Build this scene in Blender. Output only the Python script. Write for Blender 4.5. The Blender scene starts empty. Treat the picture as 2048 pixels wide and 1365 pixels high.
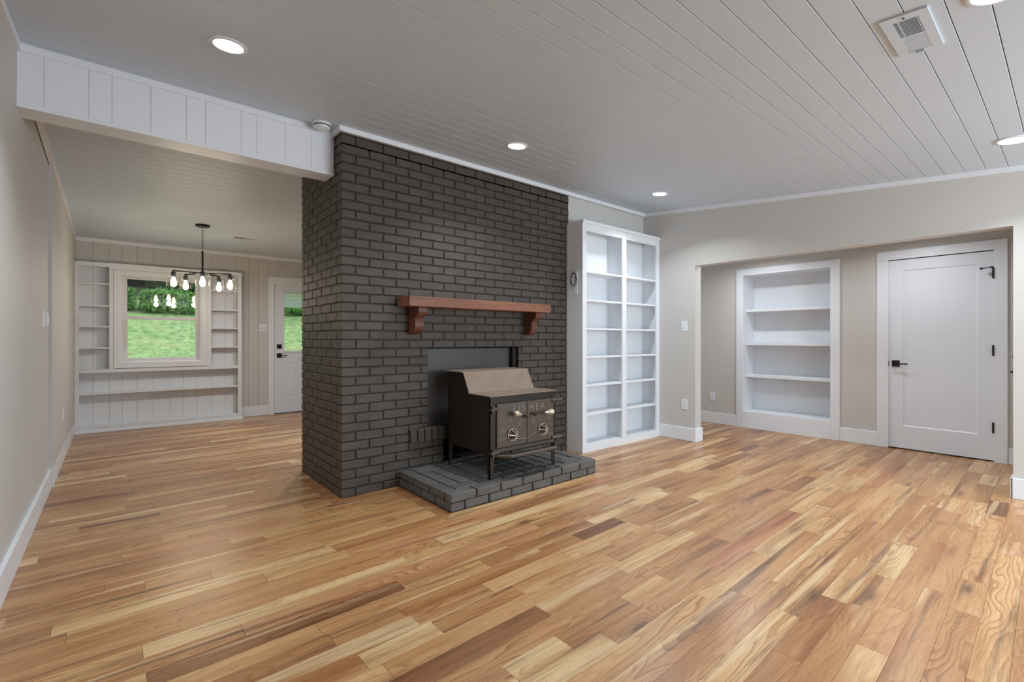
import bpy, bmesh, math, random
import numpy as np
from mathutils import Vector, Matrix
R_ = random.Random(7)
SC = bpy.context.scene
COL = SC.collection

# ------------------------------------------------------------------ camera
H = 1.17; YAW = math.radians(40.03); F = 947.14; HY = 679.0
cd = bpy.data.cameras.new('camera'); cam = bpy.data.objects.new('camera', cd); COL.objects.link(cam)
cam.location = (0, 0, H); cam.rotation_euler = (math.pi/2, 0, -YAW)
cd.sensor_fit = 'HORIZONTAL'; cd.sensor_width = 36.0; cd.lens = F*36.0/2048
cd.shift_y = -(682.5-HY)/2048; cd.clip_start = .02; cd.clip_end = 400
SC.camera = cam
# ------------------------------------------------------------------ exposure / sky
SC.view_settings.view_transform = 'Standard'; SC.view_settings.look = 'None'
SC.view_settings.gamma = 1; SC.view_settings.exposure = 0.32; SC.view_settings.use_curve_mapping = False
W = bpy.data.worlds.new('world'); SC.world = W; W.use_nodes = True
bg = W.node_tree.nodes['Background']; bg.inputs[0].default_value = (.80, .90, 1, 1); bg.inputs[1].default_value = 1.35
sl = bpy.data.lights.new('sun', 'SUN'); sl.energy = 1.2; sl.angle = math.radians(8); sl.color = (1, .95, .86)
so = bpy.data.objects.new('sun', sl); COL.objects.link(so); so.rotation_euler = (math.radians(38), 0, math.radians(-150))
P_DOWN = 10.8       # each recessed lamp
P_WIN = 56.0        # daylight through each window behind the camera
P_BULB = 2.0
def area(name, loc, rot, sx, sy, power, col, shape='RECTANGLE', spread=math.pi):
    l = bpy.data.lights.new(name, 'AREA'); l.shape = shape; l.size = sx; l.size_y = sy; l.energy = power; l.color = col; l.spread = spread
    o = bpy.data.objects.new(name, l); COL.objects.link(o); o.location = loc; o.rotation_euler = rot
    return o
# daylight entering by the two windows of the wall behind the camera, and by the dining window
area('window_daylight', (2.75, -2.52, 1.35), (math.radians(90), 0, 0), 1.2, 1.3, P_WIN, (.76, .88, 1))
area('window_daylight', (4.25, -2.52, 1.35), (math.radians(90), 0, 0), 1.2, 1.3, P_WIN, (.76, .88, 1))

# ------------------------------------------------------------------ materials
def nt(name):
    m = bpy.data.materials.new(name); m.use_nodes = True; t = m.node_tree
    return m, t, t.nodes['Principled BSDF']
def N(t, typ, **kw):
    n = t.nodes.new(typ)
    for k, v in kw.items(): setattr(n, k, v)
    return n
def s2l(c):
    return tuple((x/255/12.92 if x/255 <= .04045 else ((x/255+.055)/1.055)**2.4) for x in c)
def mapping(t, scale, src='Object', loc=(0, 0, 0)):
    if src == 'World':
        g = N(t, 'ShaderNodeNewGeometry'); out = g.outputs['Position']
    else:
        g = N(t, 'ShaderNodeTexCoord'); out = g.outputs[src]
    mp = N(t, 'ShaderNodeMapping'); mp.inputs['Scale'].default_value = scale; mp.inputs['Location'].default_value = loc
    t.links.new(out, mp.inputs[0]); return mp.outputs[0]
def noise(t, vec, scale=1, detail=3, rough=.5):
    n = N(t, 'ShaderNodeTexNoise'); n.inputs['Scale'].default_value = scale; n.inputs['Detail'].default_value = detail
    n.inputs['Roughness'].default_value = rough; t.links.new(vec, n.inputs['Vector']); return n.outputs['Fac']
def ramp(t, fac, stops):
    r = N(t, 'ShaderNodeValToRGB'); e = r.color_ramp.elements
    while len(e) < len(stops): e.new(.5)
    for i, (p, c) in enumerate(stops):
        e[i].position = p; e[i].color = (*c, 1) if len(c) == 3 else c
    t.links.new(fac, r.inputs[0]); return r.outputs[0]
def mixc(t, a, b, fac, mode='MIX'):
    m = N(t, 'ShaderNodeMix', data_type='RGBA', blend_type=mode)
    for i, v in ((6, a), (7, b)):
        if isinstance(v, tuple): m.inputs[i].default_value = (*v, 1)
        else: t.links.new(v, m.inputs[i])
    if isinstance(fac, (int, float)): m.inputs[0].default_value = fac
    else: t.links.new(fac, m.inputs[0])
    return m.outputs[2]
def math_(t, op, a, b=0.0, c=0.0):
    m = N(t, 'ShaderNodeMath', operation=op)
    for i, v in enumerate((a, b, c)):
        if isinstance(v, (int, float)): m.inputs[i].default_value = v
        else: t.links.new(v, m.inputs[i])
    return m.outputs[0]
def bump(t, b, h, strength=.2, dist=.002):
    n = N(t, 'ShaderNodeBump'); n.inputs['Strength'].default_value = strength; n.inputs['Distance'].default_value = dist
    t.links.new(h, n.inputs['Height']); t.links.new(n.outputs[0], b.inputs['Normal'])
def paint(name, srgb, rough=.5, var=.03, bstr=.08, bscale=180, spec=.5):
    m, t, b = nt(name); c = s2l(srgb)
    v = mapping(t, (1, 1, 1), 'World')
    f = noise(t, v, 1.3, 4, .6)
    t.links.new(mixc(t, tuple(x*(1-var) for x in c), tuple(min(1, x*(1+var)) for x in c), f), b.inputs['Base Color'])
    b.inputs['Roughness'].default_value = rough; b.inputs['Specular IOR Level'].default_value = spec
    bump(t, b, noise(t, v, bscale, 2), bstr, .001); return m
M = {}
M['wall'] = paint('greige wall paint', (203, 200, 195), .6)
M['ceiling'] = paint('white ceiling paint', (203, 215, 226), .5)
M['trim'] = paint('white satin trim paint', (232, 235, 239), .35, .01, .04)
M['cab'] = paint('white cabinet paint', (230, 233, 237), .4, .01, .04)
M['door'] = paint('white door paint', (226, 230, 235), .35, .01, .03)
M['plastic'] = paint('white plastic', (228, 233, 237), .3, .0, .0)
M['slot'] = paint('dark outlet slot and door gap shade', (70, 68, 64), .6, .0, .0)
M['black'] = paint('matt black metal', (18, 17, 17), .38, .0, .0)
M['vinyl'] = paint('white vinyl sash', (228, 224, 228), .35, .0, .0)
M['groove'] = paint('grey backing behind plank grooves', (120, 118, 115), .8)  # mid-grey ceiling slab that shows between the planks
M['duct'] = paint('dark duct inside', (40, 42, 44), .7)

def brickmat(name, col, warm=.0):
    m, t, b = nt(name)
    v = mapping(t, (1, 1, 1), 'World')
    oi = N(t, 'ShaderNodeObjectInfo')
    f1 = noise(t, v, 9, 5, .62); f2 = noise(t, mapping(t, (40, 40, 160), 'World'), 1, 4, .7)
    lo = tuple(x*.62 for x in s2l(col)); hi = tuple(x*1.42 for x in s2l(col))
    c = mixc(t, lo, hi, f1)
    c2 = mixc(t, c, tuple(x*1.5 for x in s2l(col)), math_(t, 'MULTIPLY', math_(t, 'GREATER_THAN', f2, .64), .35))
    c3 = mixc(t, c2, tuple(x*.6 for x in s2l(col)), math_(t, 'MULTIPLY', oi.outputs['Random'], .35))
    t.links.new(c3, b.inputs['Base Color'])
    b.inputs['Roughness'].default_value = .52; b.inputs['Specular IOR Level'].default_value = .45
    h = math_(t, 'ADD', math_(t, 'MULTIPLY', noise(t, v, 70, 5, .7), .6), math_(t, 'MULTIPLY', noise(t, v, 14, 3), 1.2))
    bump(t, b, h, .9, .006); return m
M['brick'] = brickmat('charcoal painted brick', (75, 66, 58))
M['mortar'] = brickmat('charcoal painted mortar joint', (34, 30, 27))
M['hearth'] = brickmat('slate grey painted hearth brick', (100, 97, 93))
M['panel'] = paint('charcoal painted sheet metal', (70, 66, 64), .45, .12, .05, 20)

def ironmat(name, col, rust, amt, rough=.45, metal=.5):
    m, t, b = nt(name)
    v = mapping(t, (1, 1, 1), 'World')
    f = noise(t, v, 11, 6, .68); g = noise(t, mapping(t, (6, 30, 60), 'World'), 1.2, 4, .6)
    r = ramp(t, f, [(.42, (0, 0, 0)), (.68, (1, 1, 1))])
    c = mixc(t, s2l(col), s2l(rust), math_(t, 'MULTIPLY', r, amt))
    c = mixc(t, c, tuple(x*.55 for x in s2l(col)), math_(t, 'MULTIPLY', g, .5))
    t.links.new(c, b.inputs['Base Color'])
    b.inputs['Metallic'].default_value = metal; t.links.new(math_(t, 'MULTIPLY_ADD', f, .3, rough-.15), b.inputs['Roughness'])
    bump(t, b, noise(t, v, 90, 4, .7), .3, .002); return m
M['iron'] = ironmat('black stove steel', (46, 40, 36), (74, 56, 45), .5, .5, .35)
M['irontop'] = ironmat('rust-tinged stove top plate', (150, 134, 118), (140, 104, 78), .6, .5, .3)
M['cast'] = ironmat('grey-brown cast iron door', (96, 89, 82), (112, 88, 68), .5, .42, .45)
M['castlight'] = ironmat('paler raised cast relief', (150, 141, 129), (112, 88, 68), .4, .36, .5)  # raised relief in a paler colour than the door
M['nickel'] = ironmat('pitted nickel plating', (226, 214, 192), (190, 160, 120), .4, .3, .45)

def woodmat(name, tones, mantel=False):
    m, t, b = nt(name)
    at = N(t, 'ShaderNodeAttribute', attribute_name='tone'); sd = N(t, 'ShaderNodeAttribute', attribute_name='seed')
    tc = N(t, 'ShaderNodeTexCoord')
    off = N(t, 'ShaderNodeCombineXYZ'); t.links.new(math_(t, 'MULTIPLY', sd.outputs['Fac'], 71.3), off.inputs[0])
    t.links.new(math_(t, 'MULTIPLY', sd.outputs['Fac'], 37.7), off.inputs[1]); t.links.new(math_(t, 'MULTIPLY', sd.outputs['Fac'], 13.1), off.inputs[2])
    g = N(t, 'ShaderNodeNewGeometry')
    add = N(t, 'ShaderNodeVectorMath', operation='ADD'); t.links.new(g.outputs['Position'], add.inputs[0]); t.links.new(off.outputs[0], add.inputs[1])
    def mp(sc):
        q = N(t, 'ShaderNodeMapping'); q.inputs['Scale'].default_value = sc; t.links.new(add.outputs[0], q.inputs[0]); return q.outputs[0]
    base = ramp(t, at.outputs['Fac'], tones)
    # knots
    vo = N(t, 'ShaderNodeTexVoronoi'); vo.inputs['Scale'].default_value = 1; t.links.new(mp((1.5, 5.2, 5.2)), vo.inputs['Vector'])
    kd = vo.outputs['Distance']
    kw = N(t, 'ShaderNodeMapRange'); kw.interpolation_type = 'SMOOTHSTEP'; kw.inputs[1].default_value = 0; kw.inputs[2].default_value = .42
    kw.inputs[3].default_value = 1; kw.inputs[4].default_value = 0; t.links.new(kd, kw.inputs[0])
    # growth rings
    low = noise(t, mp((.9, 5, 5)), 1, 2, .5); mid = noise(t, mp((3.5, 22, 22)), 1, 2, .5)
    sep = N(t, 'ShaderNodeSeparateXYZ'); t.links.new(add.outputs[0], sep.inputs[0])
    ph = math_(t, 'ADD', math_(t, 'MULTIPLY', low, 20.0), math_(t, 'MULTIPLY', sep.outputs[1], 42.0))
    ph = math_(t, 'ADD', ph, math_(t, 'MULTIPLY', mid, 1.6))
    ph = math_(t, 'ADD', ph, math_(t, 'MULTIPLY', kw.outputs[0], 5.0))
    fr = math_(t, 'FRACT', ph)
    ring = ramp(t, fr, [(0, (0, 0, 0)), (.55, (.25, .25, .25)), (.9, (1, 1, 1)), (1, (0, 0, 0))])
    cath = noise(t, mp((1.1, 3, 3)), 1, 2); cm = N(t, 'ShaderNodeMapRange'); cm.inputs[1].default_value = .38; cm.inputs[2].default_value = .62
    cm.inputs[3].default_value = .22; cm.inputs[4].default_value = .85; t.links.new(cath, cm.inputs[0])
    dk = mixc(t, base, (.50, .34, .22), 1.0, 'MULTIPLY')
    c = mixc(t, base, dk, math_(t, 'MULTIPLY', ring, cm.outputs[0]))
    # broad tonal drift, sapwood and fine pores
    dr = noise(t, mp((.8, 9, 9)), 1, 3)
    c = mixc(t, c, mixc(t, base, (.66, .52, .40), 1.0, 'MULTIPLY'), ramp(t, dr, [(.44, (0, 0, 0)), (.68, (1, 1, 1))]))
    sap = noise(t, mp((.55, 11, 11)), 1, 2)
    if not mantel: c = mixc(t, c, s2l((232, 204, 160)), math_(t, 'MULTIPLY', ramp(t, sap, [(.60, (0, 0, 0)), (.70, (1, 1, 1))]), .65))
    fine = noise(t, mp((14, 420, 420)), 1, 2, .6)
    c = mixc(t, c, mixc(t, c, (.60, .45, .33), 1.0, 'MULTIPLY'), ramp(t, fine, [(.48, (0, 0, 0)), (.80, (.8, .8, .8))]))
    # mineral streaks and knots
    st = noise(t, mp((.75, 17, 17)), 1, 4, .6)
    c = mixc(t, c, s2l((88, 58, 40)), math_(t, 'MULTIPLY', ramp(t, st, [(.555, (0, 0, 0)), (.64, (.55, .55, .55)), (.73, (1, 1, 1))]), .85))
    st2 = noise(t, mp((2.2, 60, 60)), 1, 3, .6)
    c = mixc(t, c, mixc(t, c, (.70, .58, .46), 1.0, 'MULTIPLY'), ramp(t, st2, [(.52, (0, 0, 0)), (.74, (.8, .8, .8))]))
    kk = ramp(t, math_(t, 'ADD', kd, math_(t, 'MULTIPLY', mid, .10)), [(.075, (1, 1, 1)), (.15, (.35, .35, .35)), (.26, (0, 0, 0))])
    c = mixc(t, c, s2l((84, 52, 34)), math_(t, 'MULTIPLY', kk, .85))
    t.links.new(c, b.inputs['Base Color'])
    if mantel:
        b.inputs['Roughness'].default_value = .5
    else:
        b.inputs['Roughness'].default_value = .34; b.inputs['Specular IOR Level'].default_value = .45
        b.inputs['Coat Weight'].default_value = .22; b.inputs['Coat Roughness'].default_value = .26
    hb = math_(t, 'ADD', math_(t, 'MULTIPLY', fine, .5), math_(t, 'MULTIPLY', noise(t, mp((5, 18, 18)), 1, 2), 1.6))
    bump(t, b, hb, .12, .002)
    return m
M['oak'] = woodmat('natural oak strip floor', [(0, s2l((122, 80, 50))), (.15, s2l((160, 112, 72))), (.35, s2l((186, 138, 92))),
                                               (.55, s2l((198, 151, 103))), (.75, s2l((214, 172, 120))), (.92, s2l((226, 196, 150))), (1, s2l((194, 138, 96)))])
M['mantel'] = woodmat('red-brown stained pine', [(0, s2l((92, 56, 42))), (1, s2l((150, 100, 76)))], True)
M['subfloor'] = paint('dark subfloor', (70, 46, 30), .8)

def emis(name, col, strength):
    m, t, b = nt(name); b.inputs['Base Color'].default_value = (*col, 1); b.inputs['Emission Color'].default_value = (*col, 1); b.inputs['Emission Strength'].default_value = strength; return m
M['lens'] = emis('lit lamp diffuser', (1, .97, .93), 9)
M['bulb'] = emis('lit amber filament bulb', (1, .86, .62), 13)
def glassmat(name, tint, fac_scale=1.0):
    m = bpy.data.materials.new(name); m.use_nodes = True; t = m.node_tree; t.nodes.clear()
    o = N(t, 'ShaderNodeOutputMaterial'); tr = N(t, 'ShaderNodeBsdfTransparent'); tr.inputs[0].default_value = (*tint, 1)
    gl = N(t, 'ShaderNodeBsdfGlossy'); gl.inputs['Roughness'].default_value = .01
    fr = N(t, 'ShaderNodeLayerWeight'); fr.inputs['Blend'].default_value = .5
    mx = N(t, 'ShaderNodeMixShader')
    t.links.new(math_(t, 'MULTIPLY', math_(t, 'MULTIPLY_ADD', math_(t, 'POWER', fr.outputs['Facing'], 5.0), .6, .045), fac_scale), mx.inputs[0]); t.links.new(tr.outputs[0], mx.inputs[1]); t.links.new(gl.outputs[0], mx.inputs[2]); t.links.new(mx.outputs[0], o.inputs[0]); return m
M['glass'] = glassmat('window glass', (.96, .98, .97), 1.6)
M['shade'] = glassmat('clear glass lamp shade', (.975, .97, .96), 1.9)
def grassmat():
    m, t, b = nt('lawn grass'); v = mapping(t, (1, 1, 1), 'World')
    f = noise(t, v, 1.1, 5, .65); f2 = noise(t, mapping(t, (6, 3.2, 6), 'World'), 1, 6, .8); f3 = noise(t, v, .35, 3)
    c = mixc(t, s2l((84, 128, 66)), s2l((178, 204, 136)), ramp(t, f2, [(.36, (0, 0, 0)), (.64, (1, 1, 1))]))
    c = mixc(t, c, s2l((186, 182, 130)), math_(t, 'MULTIPLY', ramp(t, f, [(.5, (0, 0, 0)), (.7, (1, 1, 1))]), .55))
    c = mixc(t, c, s2l((160, 130, 96)), math_(t, 'MULTIPLY', ramp(t, f3, [(.64, (0, 0, 0)), (.70, (1, 1, 1))]), .6))
    t.links.new(c, b.inputs['Base Color']); b.inputs['Roughness'].default_value = .9
    bump(t, b, f2, .8, .05); return m
M['grass'] = grassmat()
def leafmat(name, a, c_):
    m, t, b = nt(name); v = mapping(t, (1, 1, 1), 'World')
    t.links.new(mixc(t, s2l(a), s2l(c_), ramp(t, noise(t, v, 2.2, 5, .75), [(.35, (0, 0, 0)), (.65, (1, 1, 1))])), b.inputs['Base Color'])
    b.inputs['Roughness'].default_value = .7; return m
M['leaf'] = leafmat('dark tree foliage', (28, 62, 34), (84, 138, 62))
M['leaf2'] = leafmat('bright shrub foliage', (50, 104, 40), (128, 176, 84))
M['bark'] = paint('tree bark', (84, 70, 58), .9)

# ------------------------------------------------------------------ mesh helpers
ORG = {}
def link(o): COL.objects.link(o); return o
def props(o, label=None, cat=None, group=None, kind=None):
    if label: o['label'] = label
    if cat: o['category'] = cat
    if group: o['group'] = group
    if kind: o['kind'] = kind
    return o
def empty(name, loc, label=None, cat=None, group=None, kind=None):
    o = link(bpy.data.objects.new(name, None)); o.location = loc; o.empty_display_size = .05; ORG[o.name] = Vector(loc)
    return props(o, label, cat, group, kind)
class MB:
    def __init__(s): s.v = []; s.f = []
    def add(s, v, f):
        n = len(s.v); s.v += [tuple(p) for p in v]; s.f += [tuple(i+n for i in q) for q in f]; return s
    def box(s, x0, x1, y0, y1, z0, z1, b=0):
        if b <= 0:
            v = [(x, y, z) for x in (x0, x1) for y in (y0, y1) for z in (z0, z1)]
            return s.add(v, [(0, 1, 3, 2), (4, 6, 7, 5), (0, 4, 5, 1), (2, 3, 7, 6), (0, 2, 6, 4), (1, 5, 7, 3)])
        lo = (x0, y0, z0); hi = (x1, y1, z1); V = []; idx = {}
        b = min(b, (x1-x0)*.45, (y1-y0)*.45, (z1-z0)*.45)
        for c in [(i, j, k) for i in (0, 1) for j in (0, 1) for k in (0, 1)]:
            for ax in range(3):   # vertex lying on face normal to ax
                p = []
                for a in range(3):
                    q = hi[a] if c[a] else lo[a]
                    if a != ax: q += -b if c[a] else b
                    p.append(q)
                idx[(c, ax)] = len(V); V.append(tuple(p))
        Fc = []
        ctr = Vector([(lo[a]+hi[a])/2 for a in range(3)])
        def face(ids):
            P = [Vector(V[i]) for i in ids]; n = (P[1]-P[0]).cross(P[2]-P[0]); m = sum(P, Vector())/len(P)
            Fc.append(tuple(ids) if n.dot(m-ctr) > 0 else tuple(reversed(ids)))
        for ax in range(3):
            u, w = [a for a in range(3) if a != ax]
            for sd in (0, 1):
                q = []
                for (cu, cw) in ((0, 0), (1, 0), (1, 1), (0, 1)):
                    c = [0, 0, 0]; c[ax] = sd; c[u] = cu; c[w] = cw; q.append(idx[(tuple(c), ax)])
                face(q)
        for ax in range(3):       # edges parallel to ax
            u, w = [a for a in range(3) if a != ax]
            for cu in (0, 1):
                for cw in (0, 1):
                    c0 = [0, 0, 0]; c0[u] = cu; c0[w] = cw; c1 = list(c0); c1[ax] = 1; c0 = tuple(c0); c1 = tuple(c1)
                    face([idx[(c0, u)], idx[(c1, u)], idx[(c1, w)], idx[(c0, w)]])
        for c in [(i, j, k) for i in (0, 1) for j in (0, 1) for k in (0, 1)]:
            face([idx[(c, 0)], idx[(c, 1)], idx[(c, 2)]])
        return s.add(V, Fc)
    def prism(s, pts, axis, a0, a1):
        """pts: polygon in the two other axes (in axis order)"""
        n = len(pts); V = []
        for a in (a0, a1):
            for p in pts:
                q = list(p); q.insert(axis, a); V.append(tuple(q))
        Fc = [tuple(range(n)), tuple(range(2*n-1, n-1, -1))] + [(i, i+n, (i+1) % n+n, (i+1) % n) for i in range(n)]
        return s.add(V, Fc)
    def lathe(s, prof, c=(0, 0, 0), d=(0, 0, 1), n=24, cap=True):
        d = Vector(d).normalized(); q = Vector((0, 0, 1)).rotation_difference(d).to_matrix(); V = []
        for (r, h) in prof:
            for i in range(n):
                a = 2*math.pi*i/n; V.append(Vector(c)+q @ Vector((r*math.cos(a), r*math.sin(a), h)))
        Fc = []
        for j in range(len(prof)-1):
            for i in range(n):
                k = (i+1) % n; Fc.append((j*n+i, j*n+k, (j+1)*n+k, (j+1)*n+i))
        if cap: Fc += [tuple(reversed(range(n))), tuple(range((len(prof)-1)*n, len(prof)*n))]
        return s.add(V, Fc)
    def cyl(s, p0, p1, r, n=12, r2=None):
        p0 = Vector(p0); p1 = Vector(p1); return s.lathe([(r, 0), (r if r2 is None else r2, (p1-p0).length)], p0, p1-p0, n)
    def tube(s, pts, r, n=8, closed=False):
        P = [Vector(p) for p in pts]; m = len(P); V = []; up = None
        for i in range(m):
            a = P[(i-1) % m] if (closed or i > 0) else P[i]; b_ = P[(i+1) % m] if (closed or i < m-1) else P[i]
            tdir = (b_-a).normalized()
            if up is None:
                up = tdir.orthogonal().normalized()
            up = (up-tdir*up.dot(tdir)).normalized(); w = tdir.cross(up)
            rr = r[i] if isinstance(r, (list, tuple)) else r
            for k in range(n):
                an = 2*math.pi*k/n; V.append(P[i]+(up*math.cos(an)+w*math.sin(an))*rr)
        Fc = []
        for i in range(m if closed else m-1):
            j = (i+1) % m
            for k in range(n):
                l = (k+1) % n; Fc.append((i*n+k, i*n+l, j*n+l, j*n+k))
        if not closed: Fc += [tuple(reversed(range(n))), tuple(range((m-1)*n, m*n))]
        return s.add(V, Fc)
    def mesh(s, name, mat, smooth=False, org=(0, 0, 0), recalc=True):
        me = bpy.data.meshes.new(name); ox, oy, oz = org
        me.from_pydata([(x-ox, y-oy, z-oz) for x, y, z in s.v], [], s.f); me.materials.append(mat)
        if recalc:
            bm = bmesh.new(); bm.from_mesh(me); bmesh.ops.recalc_face_normals(bm, faces=bm.faces); bm.to_mesh(me); bm.free()
        if smooth:
            me.polygons.foreach_set('use_smooth', [True]*len(me.polygons)); me.set_sharp_from_angle(angle=math.radians(40))
        me.update(); return me
    def build(s, name, mat, parent=None, smooth=False, recalc=True):
        org = ORG.get(parent.name, Vector()) if parent else Vector()
        o = link(bpy.data.objects.new(name, s.mesh(name, mat, smooth, org, recalc)))
        if parent: o.parent = parent
        ORG[o.name] = org
        return o
def B(name, mat, parent, *a, b=0): return MB().box(*a, b=b).build(name, mat, parent, recalc=False)
def attrs(me, tone, seed):
    n = len(me.vertices)
    for nm, v in (('tone', tone), ('seed', seed)):
        a = me.attributes.new(nm, 'FLOAT', 'POINT'); a.data.foreach_set('value', v if isinstance(v, (list, np.ndarray)) else [v]*n)
def structure(o): o['kind'] = 'structure'; return o

XL = -.397; XLf = -.375; XR = 5.0625; YB = 8.06; YF = -2.6; XA = 6.415; XE = 4.4
def cz(y): return 2.745-.0925*(3.61-y)          # near ceiling (falls towards the camera)
def cf(y): return 2.455+.045*(YB-y)             # far ceiling (falls towards the far wall)

# ------------------------------------------------------------------ floor
TH = .022; CT, ST = math.cos(TH), math.sin(TH)
floor = structure(MB().box(XL-.2, XA+.5, YF-.1, YB+.1, -.06, -.014).build('floor', M['subfloor']))
ORG[floor.name] = Vector()
def to_xy(u, v): return (u*CT-v*ST, u*ST+v*CT)
CORE = [(1.21, 3.69, 3.42, 4.36), (1.66, 3.28, 2.62, 3.5)]
planks = []
k = int((YF-.3)/.1)
while True:
    v0 = .095+.1*k; v1 = v0+.0994; k += 1
    if v0 > YB: break
    yc = v0
    u = -.45-R_.random()*1.2; umax = 6.5 if yc < 3.9 else XE+.1
    if yc < -.4: umax = 5.2
    while u < umax:
        L = R_.choice((.3, .38, .45, .55, .6, .7, .8, .95, 1.1, 1.3, 1.55))*R_.uniform(.9, 1.1)
        if yc > 2.2: L *= 1.3
        a, b_ = max(u, -.42), min(u+L, umax); u += L
        if b_-a < .05: continue
        segs = [(a, b_)]
        for (x0, x1, y0, y1) in CORE:
            ns = []; x0 = x0+v0*ST; x1 = x1+v0*ST
            for (p, q) in segs:
                ya = to_xy((p+q)/2, v0)[1]; yb = to_xy((p+q)/2, v1)[1]
                if ya > y0 and yb < y1 and q > x0 and p < x1:
                    if p < x0-.02: ns.append((p, x0))
                    if q > x1+.02: ns.append((x1, q))
                else: ns.append((p, q))
            segs = ns
        for (p, q) in segs:
            planks.append((p, q-.0006, v0, v1))
def plank_geo(mb, p, q, v0, v1, t=.013):
    c = .0009; V = []
    for (z, d) in ((-t, 0), (-c, 0), (0, c)):
        for (uu, vv) in ((p+d, v0+d), (q-d, v0+d), (q-d, v1-d), (p+d, v1-d)):
            x, y = to_xy(uu, vv); V.append((x, y, z))
    mb.add(V, [(8, 9, 10, 11)]+[(a, (a+1) % 4, (a+1) % 4+4, a+4) for a in range(4)]+[(a+4, (a+1) % 4+4, (a+1) % 4+8, a+8) for a in range(4)])
def pscore(p):
    x, y = to_xy((p[0]+p[1])/2, (p[2]+p[3])/2)
    fw = x*math.sin(YAW)+y*math.cos(YAW); rt = x*math.cos(YAW)-y*math.sin(YAW)
    half = (p[1]-p[0])/2*.9
    if fw < 1.35 or abs(rt)-half > fw*1.10: return 0
    if x > 5.0 and (y < .2 or y > 2.9 and x < 5.3): return 0
    if y > 4.4 and x > 2.2: return 0
    return (p[1]-p[0])/fw**3
planks.sort(key=pscore, reverse=True)
def tone():
    r = R_.random()
    if r < .035: return R_.uniform(.02, .16)
    if r < .06: return R_.uniform(.97, 1)
    if r < .19: return R_.uniform(.76, .90)
    return min(.92, max(.2, R_.gauss(.50, .12)))
nind = 0; rest = MB(); rt_, rs_ = [], []
for i, p in enumerate(planks):
    tn, sd = tone(), R_.random()*9
    if i < 285 and pscore(p) > 0:
        mb = MB(); plank_geo(mb, *p); me = mb.mesh('plank', M['oak'], recalc=False); attrs(me, tn, sd)
        o = link(bpy.data.objects.new('plank', me)); o.parent = floor; nind += 1
    else:
        n0 = len(rest.v); plank_geo(rest, *p); n1 = len(rest.v); rt_ += [tn]*(n1-n0); rs_ += [sd]*(n1-n0)
me = rest.mesh('strip_flooring', M['oak'], recalc=False); attrs(me, rt_, rs_)
o = link(bpy.data.objects.new('strip_flooring', me)); o.parent = floor; o['kind'] = 'stuff'
# mitred border boards round the brickwork
def border(pts, tn):
    mb = MB(); n = len(pts)
    mb.add([(x, y, -.012) for x, y in pts]+[(x, y, .0012) for x, y in pts], [tuple(range(n, 2*n))]+[(i, (i+1) % n, (i+1) % n+n, i+n) for i in range(n)])
    me = mb.mesh('border_board', M['oak'], org=(0, 0, 0)); attrs(me, tn, R_.random()*9)
    o = link(bpy.data.objects.new('border_board', me)); o.parent = floor
bw = .092; XC, YC, XCR, YCB = 1.2747, 3.4631, 3.696, 4.42; HX0, HX1, HY0 = 1.736, 3.222, 2.699
border([(XC, YC), (XC, YCB), (XC-bw, YCB), (XC-bw, YC-bw)], .3)
border([(XC, YC), (XC-bw, YC-bw), (HX0-bw, YC-bw), (HX0, YC)], .35)
border([(HX0, YC), (HX0-bw, YC-bw), (HX0-bw, HY0-bw), (HX0, HY0)], .28)
border([(HX0, HY0), (HX0-bw, HY0-bw), (HX1+bw, HY0-bw), (HX1, HY0)], .8)
border([(HX1, HY0), (HX1+bw, HY0-bw), (HX1+bw, YC), (HX1, YC)], .4)

# ------------------------------------------------------------------ ceilings
ceil = structure(MB().prism([(YF, cz(YF)+.02), (3.7, cz(3.7)+.02), (3.7, cz(3.7)+.10), (YF, cz(YF)+.10)], 0, XL-.1, XR+.13).build('ceiling', M['groove']))
w_ = .1155; y = 3.61-w_*.5
first = True
while y > YF:
    y0 = max(y-w_, YF)
    g = .0016; mb = MB(); c = .0012
    P = [(y0+g, cz(y0+g)+c), (y0+g+c, cz(y0+g+c)), (y-g-c, cz(y-g-c)), (y-g, cz(y-g)+c), (y-g, cz(y-g)+.018), (y0+g, cz(y0+g)+.018)]
    mb.prism(P, 0, XL, XR).build('plank', M['ceiling'], ceil); y -= w_
MB().prism([(3.61-w_*.5+.0016, cz(3.553)), (3.62, cz(3.62)), (3.62, cz(3.62)+.018), (3.61-w_*.5+.0016, cz(3.553)+.018)], 0, XL, XR).build('plank', M['ceiling'], ceil)
ceil2 = structure(MB().prism([(3.7, cf(3.7)+.02), (YB, cf(YB)+.02), (YB, cf(YB)+.10), (3.7, cf(3.7)+.10)], 0, XL-.1, XE+.1).build('ceiling', M['groove']))
y = 3.70
while y < YB:
    y1 = min(y+w_, YB); g = .0014; c = .001
    P = [(y+g, cf(y+g)+c), (y+g+c, cf(y+g+c)), (y1-g-c, cf(y1-g-c)), (y1-g, cf(y1-g)+c), (y1-g, cf(y1-g)+.018), (y+g, cf(y+g)+.018)]
    MB().prism(P, 0, XLf-.02, XE).build('plank', M['ceiling'], ceil2); y += w_
# alcove ceiling
structure(B('ceiling', M['ceiling'], None, XR+.126, XA+.5, -.4, 4.0, 2.30, 2.36))

# ------------------------------------------------------------------ walls
def wallbox(name, *a, mat='wall'): return structure(B(name, M[mat], None, *a))
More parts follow.
